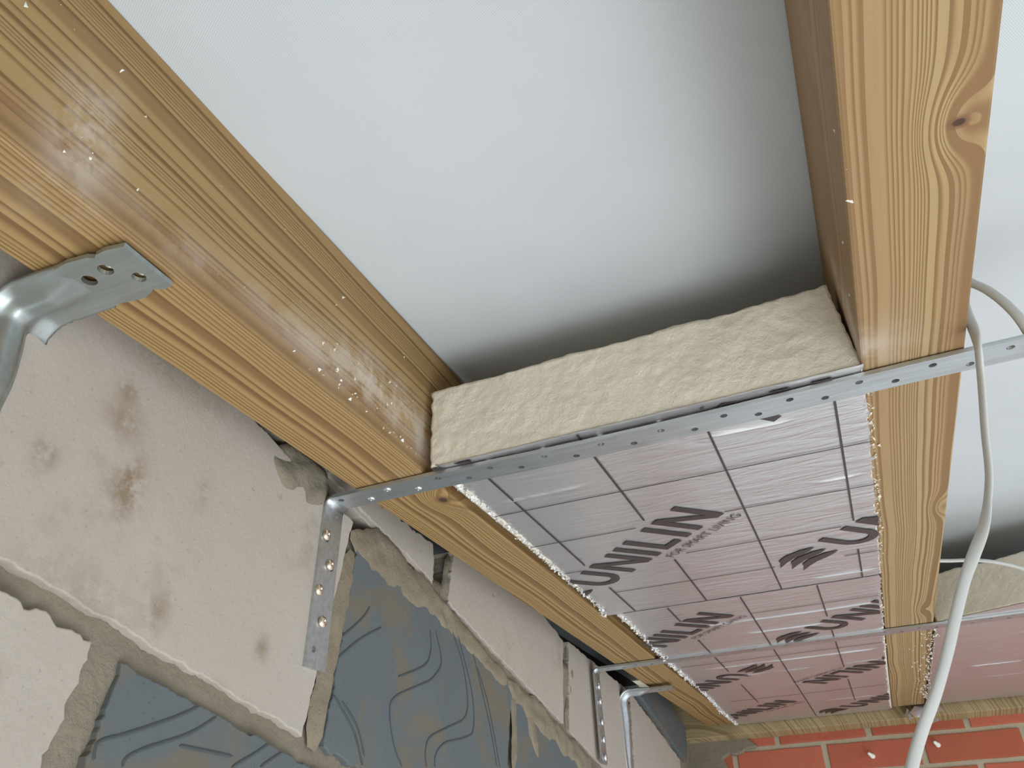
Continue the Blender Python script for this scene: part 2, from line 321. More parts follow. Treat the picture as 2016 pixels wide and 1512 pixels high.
groove([c7((820,1258),(700,1310),(520,1370),(410,1400),(385,1440),(380,1480)), c7((895,1300),(780,1370),(600,1430),(520,1470),(500,1508)),
        c7((1110,1415),(1060,1450),(960,1510)), c7((1165,1450),(1080,1508)), c7((740,1420),(840,1440),(960,1465)),
        c1((790,780),(795,880),(770,960),(700,1000),(620,1030)), c1((820,790),(850,950),(800,1040),(720,1080),(600,1140),(575,1230),(600,1400),(640,1505)),
        c1((900,770),(960,950),(990,1150),(970,1250),(880,1300),(790,1350),(765,1420),(770,1505)),
        c1((930,780),(1010,1100),(1020,1300),(980,1350),(870,1380),(820,1440),(815,1505)),
        c1((1010,870),(1060,1080),(1110,1300),(1145,1505)), c1((1040,980),(1100,1180),(1160,1505)),
        c1((280,1130),(370,1290),(400,1370),(430,1500)), c1((320,1160),(400,1290),(440,1450)), c1((320,820),(430,720),(470,660)), c1((300,930),(420,830),(530,770))])
# mortar smears
def smear(name, pts, mat, h=0.02, seed=0, base_x=0.0):
    P = ragged([wallpt(*p) for p in pts], 0.012, 0.006, seed); n_ = len(P); cx = sum(p[0] for p in P)/n_; cz = sum(p[1] for p in P)/n_
    g_ = G(); rings = 5
    for k in range(rings+1):
        f_ = 1-k/rings
        for p in P:
            y, z = cx+(p[0]-cx)*f_, cz+(p[1]-cz)*f_
            g_.v.append((base_x-0.004+(h*(1-f_**3))*(0.75+0.7*nz(y*14, z*14, seed)), wy(y), z))
    for k in range(rings):
        for i in range(n_): g_.f.append((k*n_+i, k*n_+(i+1) % n_, (k+1)*n_+(i+1) % n_, (k+1)*n_+i))
    return g_.build(name, mat, wall, smooth=True)
def strip(pts, ws, h, seed, bx=0.0, mat=None):
    P = [Vector(wallpt(*p)) for p in pts]; sm = []
    for i in range(len(P)-1):
        L = max(2, int((P[i+1]-P[i]).length/0.02))
        for k in range(L): t = k/L; sm.append((P[i].lerp(P[i+1], t), ws[i]+(ws[i+1]-ws[i])*t))
    sm.append((P[-1], ws[-1])); g_ = G(); K = 12; n_ = len(sm)
    for i, (p, w) in enumerate(sm):
        d = (sm[min(i+1, n_-1)][0]-sm[max(i-1, 0)][0]).normalized(); nn = Vector((-d.y, d.x)); e = min(1, i/2.0, (n_-1-i)/2.0)
        for k in range(K+1):
            t = 2*k/K-1; q = p+nn*t*w*0.5*(0.45+0.55*e)*(1+0.45*nz(p.x*11, p.y*11, seed+(1 if t > 0 else 7))+0.2*nz(p.x*35, p.y*35, seed+(1 if t > 0 else 7)))
            g_.v.append((bx-0.004+h*(1-t**4)*e*(0.8+0.8*nz(q.x*16, q.y*16, seed)), wy(q.x), q.y))
    for i in range(n_-1):
        for k in range(K): q = i*(K+1)+k; g_.f.append((q, q+1, q+K+2, q+K+1))
    return g_.build('mortar_smear', mat or M_MORT, wall, smooth=True)
strip([(524,888),(555,912),(600,945),(645,975)], [.05,.12,.15,.10], 0.017, 1, 0.010)
strip([(690,1052),(740,1088),(800,1142),(860,1196),(920,1262),(1000,1348)], [.06,.17,.15,.11,.09,.07], 0.014, 2, 0.004, M_MORT3)
strip([(694,1085),(668,1180),(652,1260),(636,1350),(612,1475)], [.06,.10,.09,.08,.08], 0.014, 3, 0.004, M_MORT3)
strip([(995,1340),(1050,1400),(1100,1450),(1165,1515)], [.06,.12,.10,.10], 0.014, 4, 0.004, M_MORT3)
strip([(1008,1362),(1013,1430),(1012,1515)], [.05,.05,.06], 0.014, 5, 0.002, M_MORT3)
strip([(892,1092),(884,1135),(876,1190)], [.05,.06,.05], 0.018, 6, -0.012)
strip([(1121,1265),(1126,1330),(1120,1435)], [.05,.06,.05], 0.016, 7, -0.012)
strip([(1040,1375),(1048,1440),(1060,1490)], [.05,.08,.04], 0.010, 8, 0.004, M_MORT3)
# outer leaf added to shut out daylight; near-black colour paints the gap's shade
tag(G().hexa([(-2.1,-6,FL),(-1.8,-6,FL),(-1.9,7.3,FL),(-2.1,7.3,FL),(-2.1,-6,0.2),(-1.8,-6,0.2),(-1.9,7.3,2.92),(-2.1,7.3,2.92)]).build('wall_outer', M_OUT, frame='room'), 'outer leaf behind the blocks, added to shut out daylight, shade painted near-black', kind='structure')

# ---- wall_back: red brick house wall
YB = 7.19
bw = G().box((-2.6, YB+0.012, FL), (6.0, YB+0.3, 3.2)).build('wall_back', M_MORT2, frame='room'); tag(bw, 'red brick wall with pale mortar joints under the ledger', kind='structure')
BH, BP, BL = 0.196, 0.233, 0.70
me_cache = {}
def brick_mesh(k):
    if k in me_cache: return me_cache[k]
    pts = ragged([(-0.335, -BH/2), (0.335, -BH/2), (0.335, BH/2), (-0.335, BH/2)], 0.12, 0.004, k+20)
    vs, fs = plate(pts, (), 0.12, 0.006); me = bpy.data.meshes.new('brick')
    me.from_pydata([(v[0]*S, v[2]*S, v[1]*S) for v in vs], [], fs)
    bm = bmesh.new(); bm.from_mesh(me); bmesh.ops.recalc_face_normals(bm, faces=bm.faces); bm.to_mesh(me); bm.free()
    me.materials.append(M_BR[k % 3]); me_cache[k] = me; return me
low = G()
for c in range(0, 36):
    zc = 2.37-BP*c if c else 2.37
    zc = 2.372-BP*c
    off = [-0.76+0.355, -0.405+0.355][c % 2]
    for i in range(-3, 9):
        x = off + 0.715*i
        if x < -1.9 or x > 5.3: continue
        if c < 4 and x < 2.2:
            b = bpy.data.objects.new('brick', brick_mesh((i*5+c*3) % 6)); COL.objects.link(b); b.parent = bw
            b.location = (x*S, (YB+0.058+0.006*nz(x*3, zc*5, 1))*S, zc*S); b.rotation_euler = (0, random.uniform(-.006, .006), 0)
        elif zc-BH/2 > FL: low.box((x-0.335, YB, zc-BH/2), (x+0.335, YB+0.1, zc+BH/2))
o = low.build('lower_brick_courses', M_BR[0], bw, bevel=0.006); tag(o, kind='stuff')
vs_ = [(-1.42,2.46),(-1.0,2.41),(-0.99,2.33),(-0.93,2.27),(-1.02,2.24),(-1.22,2.20),(-1.16,2.05),(-1.42,1.85),(-1.75,1.8),(-1.75,2.4)]
vs, fs = plate(ragged(vs_, 0.03, 0.02, 5), (), 0.05, 0.012); G().add([(v[0], YB-0.012+v[2], v[1]) for v in vs], fs).build('mortar_patch', M_MORT, bw, smooth=False)

g = N('white_plastic', rough=0.35); g.col((0.74, 0.75, 0.75)); M_PVC = g.m
DZ = 0.72  # unseen white door added so the foil mirrors less red brick
dr = G().box((-1.1, YB-0.10, FL), (-0.9, YB+0.012, DZ)).box((2.9, YB-0.10, FL), (3.1, YB+0.012, DZ)).box((-0.9, YB-0.10, DZ-0.2), (2.9, YB+0.012, DZ)).build('added_door_1', M_PVC, frame='room', bevel=0.01)
tag(dr, 'unseen white double door, added in the brick wall to pale the foil reflections', kind='structure')
for x0 in (-0.9, 1.0): G().box((x0, YB-0.07, FL), (x0+1.9, YB-0.02, DZ-0.2)).build('added_door_leaf', M_PVC, dr).parent = dr

# ---------------------------------------------------------------- ledger and rafters
M_LEDGER = wood('ledger_timber', (0.3, -0.5), (0.42, 0.33, 0.18), (0.36, 0.27, 0.14), (0.25, 0.165, 0.08), 40)
led = G().hexa([(-1.75,7.05,2.335),(5.5,7.05,2.335),(5.5,7.19,2.335),(-1.75,7.19,2.335),(-1.75,7.05,2.86),(5.5,7.05,2.86),(5.5,7.19,2.86),(-1.75,7.19,2.86)])
me = led.build('ledger_board', M_LEDGER, frame='room', base=(-1.75, 7.05, 2.335), bevel=0.006)
tag(me, 'pale timber ledger fixed along the top of the red brick wall', 'timber')

def rafter_mesh(x0a, x1a, x0b, x1b, r0, r1, base, nseg=1):
    return G().hexa([(x0a,r0,1.0),(x1a,r0,1.0),(x1b,r1,1.0),(x0b,r1,1.0),(x0a,r0,MEM-0.012),(x1a,r0,MEM-0.012),(x1b,r1,MEM-0.012),(x0b,r1,MEM-0.012)])
# local coordinates are measured from r = 0, n = 1, x of the inner arris
M_RL = wood('pine_left_rafter', (-0.72, -0.62), LIGHTW, MIDW, DARKW, 60, wav=0.035,
            knots=[((0.0, 2.02, 0.22), 0.03, (0.3, 0.05, 0.03)), ((-0.05, 2.06, 0.0), 0.05, (0.07, 0.09, 0.05), (0.022, 0.03, 0.03))],
            dust=[(0.0, 0.62, 0.13, 0.1, 0.06, 0.12, 1.0), (0, 1.62, 0.15, 0.1, 0.24, 0.07, 1.0), (0, 1.3, 0.1, 0.1, 0.25, 0.05, 0.5), (0, 0.85, 0.07, 0.1, 0.12, 0.04, 0.4), (0, 1.85, 0.10, 0.1, 0.05, 0.07, 0.7)],
            brown=[(0.0, 1.2, 0.06, 0.06, 1.6, 0.05)])
rl = rafter_mesh(-1.232, -1.012, -1.285, -1.042, -3.0, 7.33, None).build('rafter', M_RL, base=(-1.012, 0, 1.0), bevel=0.006)
tag(rl, 'pine rafter beside the block wall, orange-brown side with white dust smears', 'rafter')
M_RR = wood('pine_right_rafter', (-0.75, 0.35), (0.45, 0.33, 0.165), (0.385, 0.27, 0.13), (0.21, 0.12, 0.05), 75, wav=0.03,
            knots=[((0.173, 1.105, 0.0), 0.055, (0.045, 0.085, 0.1), (0.018, 0.014, 0.1)), ((0.20, 2.9, 0.0), 0.04, (0.03, 0.10, 0.1)), ((0.165, 4.3, 0.0), 0.03, (0.03, 0.12, 0.1))],
            dust=[(0, 1.75, 0.12, 0.1, 0.10, 0.2, 0.7), (0, 1.0, 0.2, 0.1, 0.3, 0.1, 0.2)], brown=[(0.19, 1.6, 0.0, 0.03, 1.6, 0.1), (0.02, 1.2, 0.25, 0.1, 3, 0.5)])
rr_ = rafter_mesh(0.180, 0.402, 0.168, 0.400, -3.0, 7.30, None).build('rafter', M_RR, base=(0.180, 0, 1.0), bevel=0.006)
tag(rr_, 'pale pine rafter with a dark knot, right of the nearest foil board', 'rafter')

# ---------------------------------------------------------------- insulation boards
def foam_body(r0f, xl, xr, r1, n0, n1, seed, amp=0.006, nxg=150, nng=34):
    g_ = G()
    for j in range(nng+1):
        for i in range(nxg+1):
            t = i/nxg; k = j/nng; x = xl(k)+(xr(k)-xl(k))*t; n_ = n0+(n1-n0)*k
            e = 1 if j in (0, nng) or i in (0, nxg) else 0
            r = r0f(x, k) + amp*nz(x*9, n_*9, seed) + amp*0.5*nz(x*34, n_*34, seed) + amp*0.3*nz(x*80, n_*80, seed)
            if j == nng: n_ += 0.004*nz(x*30, 1, seed) + 0.006*nz(x*6, 1, seed)
            if i in (0, nxg): x += 0.006*nz(n_*40, i, seed)
            g_.v.append((x, r, n_))
    W_ = nxg+1
    for j in range(nng):
        for i in range(nxg): q = j*W_+i; g_.f.append((q, q+1, q+W_+1, q+W_))
    loop = [i for i in range(W_)] + [j*W_+nxg for j in range(1, nng+1)] + [nng*W_+i for i in range(nxg-1, -1, -1)] + [j*W_ for j in range(nng-1, 0, -1)]
    k0 = len(g_.v)
    for q in loop: v_ = g_.v[q]; g_.v.append((v_[0], r1, v_[2]))
    L = len(loop)
    for i in range(L): g_.f.append((loop[i], loop[(i+1) % L], k0+(i+1) % L, k0+i))
    g_.f.append(tuple(k0+i for i in range(L))); return g_
def foil_sheet(xl, xr, r0f, r1, n_, ridges, seed, amp=0.0009, skew=0.0):
    rs = []; r = 0.0; L = r1-r0f(0)
    while r < L: rs.append(r); r += 0.022
    for q in ridges:
        for d in (-0.012, -0.005, 0, 0.005, 0.012): rs.append(q[0]-r0f(0)+d)
    rs = sorted(x for x in rs if 0 <= x <= L) + [L]
    g_ = G(); nxg = 64
    for r in rs:
        for i in range(nxg+1):
            t = i/nxg; rc = r0f(0)+r; a, b = xl(rc), xr(rc)
            if i == 0: a += 0.007*nz(rc*45, 1, seed)+0.007*nz(rc*14, 2, seed)
            if i == nxg: b += 0.006*nz(rc*45, 3, seed)+0.004*nz(rc*14, 4, seed)
            x = a+(b-a)*t; R = r + r0f(x) if r < 0.3 else r + r0f(0)
            if r < 0.3: R = r0f(x)*(1-r/0.3)+r0f(0)*(r/0.3)+r
            d = amp*(nz(x*2.5, R*9, seed)+0.6*nz(x*8, R*30, seed))
            for q in ridges:
                if q[1] <= x <= q[2]: d -= 0.0055*math.exp(-((R-q[0]-0.012*nz(x*3, q[0], 1))/0.006)**2)*min(1, (x-q[1])/0.05, (q[2]-x)/0.05)
            if i in (0, nxg): d += 0.004+0.006*nz(R*30, i, seed)
            g_.v.append((x, R, n_+d))
    W_ = nxg+1
    for j in range(len(rs)-1):
        for i in range(nxg): q = j*W_+i; g_.f.append((q, q+1, q+W_+1, q+W_))
    return g_
def crumbs(name, parent, base, xf, r0, r1, n_, cnt, seed, size=0.006, mat=None, spread=0.008):
    rnd = random.Random(seed); g_ = G()
    for _ in range(cnt):
        r = rnd.uniform(r0, r1); c = Vector((xf(r)+rnd.gauss(0, spread), r, n_+rnd.uniform(-0.006, 0.012))); s_ = size*rnd.uniform(0.4, 1.5)
        P = [c+Vector((rnd.uniform(-1, 1), rnd.uniform(-1, 1), rnd.uniform(-1, 1))).normalized()*s_ for _ in range(5)]
        g_.add([tuple(p) for p in P], [(0,1,2),(0,1,3),(0,2,3),(1,2,4),(1,3,4),(2,3,4)])
    o = g_.build(name, mat or M_CRUMB, parent, base=base); tag(o, kind='stuff'); return o
# printed pattern of a board
LET = {}
ST = 0.034; HC = 0.19
def U_():
    o_ = [(0,0),(ST,0)]; n_ = 10; w = 0.151; rI = w/2-ST; rO = w/2; cy = HC-rO
    inner = [(w/2-rI*math.cos(math.pi*k/n_), cy+rI*math.sin(math.pi*k/n_)) for k in range(n_+1)]
    outer = [(w/2+rO*math.cos(math.pi*k/n_), cy+rO*math.sin(math.pi*k/n_)) for k in range(n_+1)]
    return [(0,0),(ST,0)]+inner+[(w-ST,0),(w,0)]+outer
def Nn(u0, u1): w = u1-u0; return [(u0+a, b) for a, b in [(0,0),(ST*1.1,0),(w-ST*.95,HC*0.72),(w-ST*.95,0),(w,0),(w,HC),(w-ST*1.1,HC),(ST*.95,HC*0.28),(ST*.95,HC),(0,HC)]]
def Ii(u0): return [(u0,0),(u0+ST,0),(u0+ST,HC),(u0,HC)]
WORD = [U_(), Nn(.193,.352), Ii(.385), [(.457,0),(.457+ST,0),(.457+ST,HC-ST*.9),(.555,HC-ST*.9),(.555,HC),(.457,HC)], Ii(.588), Nn(.660,.815)]
LOGO = [[(a, b+.057*k) for a, b in [(-.290,.061),(-.240,.022),(-.228,.004),(-.170,-.009),(-.100,.002),(-.054,.030),(-.085,.038),(-.13,.041),(-.18,.036),(-.235,.046)]] for k in range(3)]
def text_polys(body, height):
    cu = bpy.data.curves.new('t', 'FONT'); cu.body = body; cu.size = 1; cu.resolution_u = 2
    o = bpy.data.objects.new('t', cu); COL.objects.link(o); me = bpy.data.meshes.new_from_object(o.evaluated_get(bpy.context.evaluated_depsgraph_get()))
    vs = [tuple(v.co) for v in me.vertices]; fs = [tuple(p.vertices) for p in me.polygons]
    bpy.data.objects.remove(o); bpy.data.curves.remove(cu)
    x1 = max(v[0] for v in vs); y1 = max(v[1] for v in vs); return vs, fs, x1, y1
TAG = text_polys('FOR SMART LIVING', 1)
def print_row(parent, base, P0, flip, clip, name_n=0.9945):
    e = -1 if flip else 1; e1 = (0.7071*e, -0.7071*e); e2 = (0.7071*e, 0.7071*e)
    def T(u_, v_): return (P0[0]+e1[0]*u_+e2[0]*v_, P0[1]+e1[1]*u_+e2[1]*v_)
    sets = [('printed_word', WORD), ('printed_emblem', LOGO)]
    out = []
    for nm, polys in sets:
        g_ = G()
        for pl in polys:
            vs, fs = plate([T(*p) for p in pl], (), 0.0012); g_.add([(v[0], v[1], name_n+v[2]) for v in vs], fs)
        out.append((nm, g_))
    vs, fs, x1, y1 = TAG; g_ = G()
    g_.add([(*T(0.385+v[0]/x1*0.435, 0.258-v[1]/y1*0.036), name_n) for v in vs], fs); out.append(('printed_tagline', g_))
    for nm, g_ in out: clipped(nm, g_, parent, base, clip, M_INK)
def clipped(nm, g_, parent, base, clip, mat):
    xa, xb, ra, rb = clip; bm = bmesh.new(); vv = [bm.verts.new(v) for v in g_.v]
    for f_ in g_.f:
        try: bm.faces.new([vv[i] for i in f_])
        except ValueError: pass
    for co, no in (((xa,0,0),(-1,0,0)),((xb,0,0),(1,0,0)),((0,ra,0),(0,-1,0)),((0,rb,0),(0,1,0))):
        bmesh.ops.bisect_plane(bm, geom=bm.verts[:]+bm.edges[:]+bm.faces[:], plane_co=co, plane_no=no, clear_outer=True)
    if len(bm.faces) < 3: bm.free(); return None
    bm.verts.index_update(); q = G(); q.v = [tuple(v.co) for v in bm.verts]; q.f = [tuple(v.index for v in f.verts) for f in bm.faces]; bm.free()
    return q.build(nm, mat, parent, base=base, fix=False)
def grid(parent, base, thick, thin, clip, n_=0.9945):
    for x, segs in thick:
        for a, b in segs:
            g_ = G().box((x-0.0032, a, n_-0.0006), (x+0.0032, b, n_+0.0006)); clipped('printed_line', g_, parent, base, clip, M_INK)
    for r, segs in thin:
        for a, b in segs:
            g_ = G().box((a, r-0.0016, n_-0.0006), (b, r+0.0016, n_+0.0006)); clipped('printed_line', g_, parent, base, clip, M_INK)

# board 1
f1 = lambda x, k=0: 1.838-0.02*(x+1.0)/1.18+0.03*k
b1 = root('insulation_board', (-0.4, 1.84, 1.0)); B = (-0.4, 1.84, 1.0)
tag(b1, 'foil-faced insulation board between the two rafters, nearest one with its cut beige foam end showing', 'insulation board')
foam_body(f1, lambda k: -0.988-0.014*k, lambda k: 0.176-0.022*k, 3.575, 1.0, 1.268, 3).build('foam_core', M_FOAM, b1, base=B, smooth=True)
xl1 = lambda r: -0.982-0.010*math.sin(r*2.2)-(0.02 if r > 3.5 else 0); xr1 = lambda r: 0.186-0.01*max(0, (r-3)/0.6)
foil_sheet(xl1, xr1, lambda x: f1(x)-0.006, 3.59, 0.998, [(2.02,-0.25,0.0),(2.16,-0.95,-0.62),(2.48,0.0,0.15),(3.50,-0.1,0.17)], 11).build('foil_facing', M_FOIL, b1, base=B, smooth=True, fix=False)
cl1 = (-0.985, 0.184, 1.836, 3.585)
grid(b1, B, [(-0.868,[(1.83,2.86),(3.18,3.58)]),(-0.545,[(1.83,2.52),(2.97,3.58)]),(-0.223,[(1.97,3.58)]),(0.103,[(1.95,2.875),(3.207,3.58)])],
     [(2.25,[(-.98,.19)]),(2.575,[(-.98,-.588),(-.286,.19)]),(2.915,[(-.98,-.9),(-.49,.06)]),(3.255,[(-.87,-.21),(.05,.18)])], cl1)
for P0, fl in (((-1.0,3.03),False),((-.03,3.03),False),((-.445,1.425),True),((.523,1.425),True)): print_row(b1, B, P0, fl, cl1)
crumbs('foam_crumbs', b1, B, xl1, 1.9, 3.58, 0.996, 800, 5, 0.0055, spread=0.004); crumbs('foam_crumbs', b1, B, xr1, 1.9, 3.58, 0.998, 260, 6, 0.005, M_FOAM, spread=0.004)
# board 2
b2 = root('insulation_board', (-0.4, 3.6, 1.0)); B = (-0.4, 3.6, 1.0)
tag(b2, 'foil-faced insulation board between the two rafters, farther one running up to the ledger', 'insulation board')
xl2 = lambda r: -0.950-0.09*min(1, (r-3.6)/3.7)-0.006*math.sin(r*3); xr2 = lambda r: 0.172-0.018*min(1, (r-3.6)/2)
foam_body(lambda x, k=0: 3.60, lambda k: -0.965, lambda k: 0.165, 7.33, 1.0, 1.268, 4, nxg=40, nng=10).build('foam_core', M_FOAM, b2, base=B, smooth=False)
foil_sheet(xl2, xr2, lambda x: 3.588, 7.37, 0.9955, [(4.02,-0.7,0.16),(4.28,-0.5,-0.1),(5.02,-0.85,0.13),(5.33,-0.8,-0.25),(5.33,-0.1,0.15),(5.8,-0.5,-0.2),(6.6,-0.3,0.1)], 12).build('foil_facing', M_FOIL, b2, base=B, smooth=True, fix=False)
cl2 = (-1.0, 0.155, 3.6, 7.34)
grid(b2, B, [(-0.725,[(3.59,3.856),(4.263,5.15),(5.62,6.35)]),(-0.402,[(3.59,7.3)]),(-0.080,[(3.59,4.14),(4.44,5.42),(5.85,6.72)])],
     [(3.89,[(-.4,.16)]),(4.87,[(-.95,.15)]),(6.2,[(-.9,.15)])], cl2, 0.9915)
for P0, fl in (((-1.185,4.325),False),((-.205,4.315),False),((-.62,5.34),True),((.348,5.34),True),((-1.175,6.945),False),((-.207,6.945),False)): print_row(b2, B, P0, fl, cl2, 0.9915)
crumbs('foam_crumbs', b2, B, xl2, 3.6, 7.36, 0.992, 1200, 7, 0.007, spread=0.006); crumbs('foam_crumbs', b2, B, xr2, 3.6, 7.3, 0.996, 200, 8, 0.006, M_FOAM, spread=0.003)
# board 3, right bay
b3 = root('insulation_board', (1.0, 4.5, 1.0)); B = (1.0, 4.5, 1.0)
tag(b3, 'foil-faced insulation board right of the pale knotted rafter, behind the hanging cable', 'insulation board')
f3 = lambda x, k=0: 4.60-0.50*(x-0.40)*(1-0.25*min(1, max(0, x-0.4)))+0.17*k
foam_body(f3, lambda k: 0.415, lambda k: 1.57, 7.33, 1.0, 1.27, 9, nxg=110, nng=24).build('foam_core', M_FOAM, b3, base=B, smooth=True)
foil_sheet(lambda r: 0.412, lambda r: 1.57, lambda x: f3(x)-0.004, 7.35, 0.997, [(5.9,0.62,0.95),(6.35,0.75,1.0),(6.0,0.45,0.52),(5.1,0.8,1.3)], 13).build('foil_facing', M_FOIL, b3, base=B, smooth=True, fix=False)
crumbs('foam_crumbs', b3, B, lambda r: 0.398, 4.7, 7.0, 0.994, 260, 9, 0.006, M_FOAM, spread=0.012)

# ---------------------------------------------------------------- straps
def screw(parent, base, p, nrm, r=0.017, mat=None):
    """pan head screw, p = centre on the strap face, nrm = outward axis (0=x, 2=-n)"""
    g_ = G(); n_ = 14; prof = [(1.0,0),(1.0,0.15),(0.85,0.42),(0.5,0.58),(0.3,0.6),(0.22,0.35)]
    ex, a, b = ((1,0,0),(0,1,0),(0,0,1)) if nrm == 'x' else ((0,0,-1),(1,0,0),(0,1,0))
    for q, h in prof:
        for i in range(n_):
            t = 2*math.pi*i/n_; rr = q*r*(1 if q > 0.45 else (1.0+0.5*math.cos(4*t)))
            g_.v.append(tuple(p[k]+ex[k]*h*r+a[k]*rr*math.cos(t)+b[k]*rr*math.sin(t) for k in range(3)))
    for j in range(len(prof)-1):
        for i in range(n_): g_.f.append((j*n_+i, j*n_+(i+1) % n_, (j+1)*n_+(i+1) % n_, (j+1)*n_+i))
    g_.f.append(tuple((len(prof)-1)*n_+i for i in range(n_))); g_.f.append(tuple(range(n_)))
    return g_.build('screw', mat or M_SCREW, parent, base=base, smooth=True)
def strap(name, label, xb, x_end, r0, w, n_bot, leg, holes_arm, holes_leg, hr=0.0095, t=0.011, mat=M_GALV, bendr=0.03, sag=0.0, group=None, tilt=0.0, tiltl=0.0):
    """flat perforated strap: arm below the rafters, bent down on the wall face. tilt = drift of r along the arm"""
    rt = root(name, (xb, r0, n_bot)); base = (xb, r0, n_bot); tag(rt, label, 'metal strap')
    def armp(x, v_, z):         # v_ across 0..w
        s_ = -sag*math.sin(math.pi*min(1, max(0, (x+1.0)/1.2)))
        return (x, r0+v_+tilt*(x-xb), n_bot+z+s_)
    segs = []; x0 = xb+bendr
    step_ = 0.16; nx_ = int((x_end-x0)/step_)+1; g_ = G(); xs = x0
    while xs < x_end-1e-4:
        xe = min(xs+step_, x_end); hs = [circ(hx, hv, hr, 12) for hx, hv in holes_arm if xs+hr < hx < xe-hr]
        vs, fs = plate([(xs,0),(xe,0),(xe,w),(xs,w)], hs, t); g_.add([armp(a_, b_, c_+t/2) for a_, b_, c_ in vs], fs); xs = xe
    arm = g_.build('strap_arm', mat, rt, base=base)
    vs, fs = plate([(0,-bendr),(w,-bendr),(w,-leg),(0,-leg)], [circ(a_, b_, hr, 12) for a_, b_ in holes_leg], t)
    G().add([(xb+c_+t/2, r0+a_+tiltl*b_, n_bot+t+b_) for a_, b_, c_ in vs], fs).build('strap_leg', mat, rt, base=base)
    g_ = G(); K = 8; cx, cn = xb+bendr, n_bot+t-bendr
    for k in range(K+1):
        th = math.pi/2*k/K      # from leg (0) to arm
        for rad in (bendr, bendr-t):
            for v_ in (0, w): g_.v.append((cx-rad*math.cos(th), r0+v_, cn+rad*math.sin(th)))
        if k:
            q = 4*(k-1); g_.f += [(q,q+1,q+5,q+4),(q+2,q+6,q+7,q+3),(q,q+4,q+6,q+2),(q+1,q+3,q+7,q+5)]
    g_.build('strap_bend', mat, rt, base=base, smooth=True)
    return rt, base
NB = 0.985
ha = []; 
for k in range(0, 20):
    ha.append((-1.317+0.1645*k, 0.027)); ha.append((-1.235+0.1645*k, 0.063))
st1, sb1 = strap('restraint_strap', 'long perforated steel strap under the cut board end, bent down the wall with brass screws', -1.362, 1.75, 1.860, 0.092, NB, 0.500, ha,
      [(0.063,-0.05),(0.027,-0.13),(0.063,-0.21),(0.027,-0.29),(0.063,-0.37),(0.027,-0.45)], sag=0.010, tilt=-0.011, tiltl=0.06)
for v_, n_ in ((0.018,0.875),(0.052,0.793),(0.014,0.708),(0.048,0.625)): screw(st1, sb1, (-1.349, 1.860+v_-0.0+ (n_-1)*0.06, n_), 'x', 0.0165)
for x, v_ in ((-1.156,0.027),(-1.072,0.063),(-1.233,0.063)): screw(st1, sb1, (x, 1.860+v_-0.002, NB+0.003), 'n', 0.0125, M_ZINC)
st2, sb2 = strap('restraint_strap', 'second long flat steel strap crossing the farther foil board edge-on, screwed down the wall', -1.402, 1.75, 4.585, 0.092, NB, 0.500,
      [(-1.317+0.1645*k, 0.027) for k in range(19)]+[(-1.235+0.1645*k, 0.063) for k in range(18)], [(0.063,-0.05),(0.027,-0.13),(0.063,-0.21),(0.027,-0.29),(0.063,-0.37),(0.027,-0.45)], tiltl=-0.0, sag=0.0, tilt=-0.004)
for v_, n_ in ((0.05,0.90),(0.05,0.82),(0.05,0.71),(0.05,0.62),(0.05,0.53)): screw(st2, sb2, (-1.389, 4.585+v_, n_), 'x', 0.02, M_ZINC)

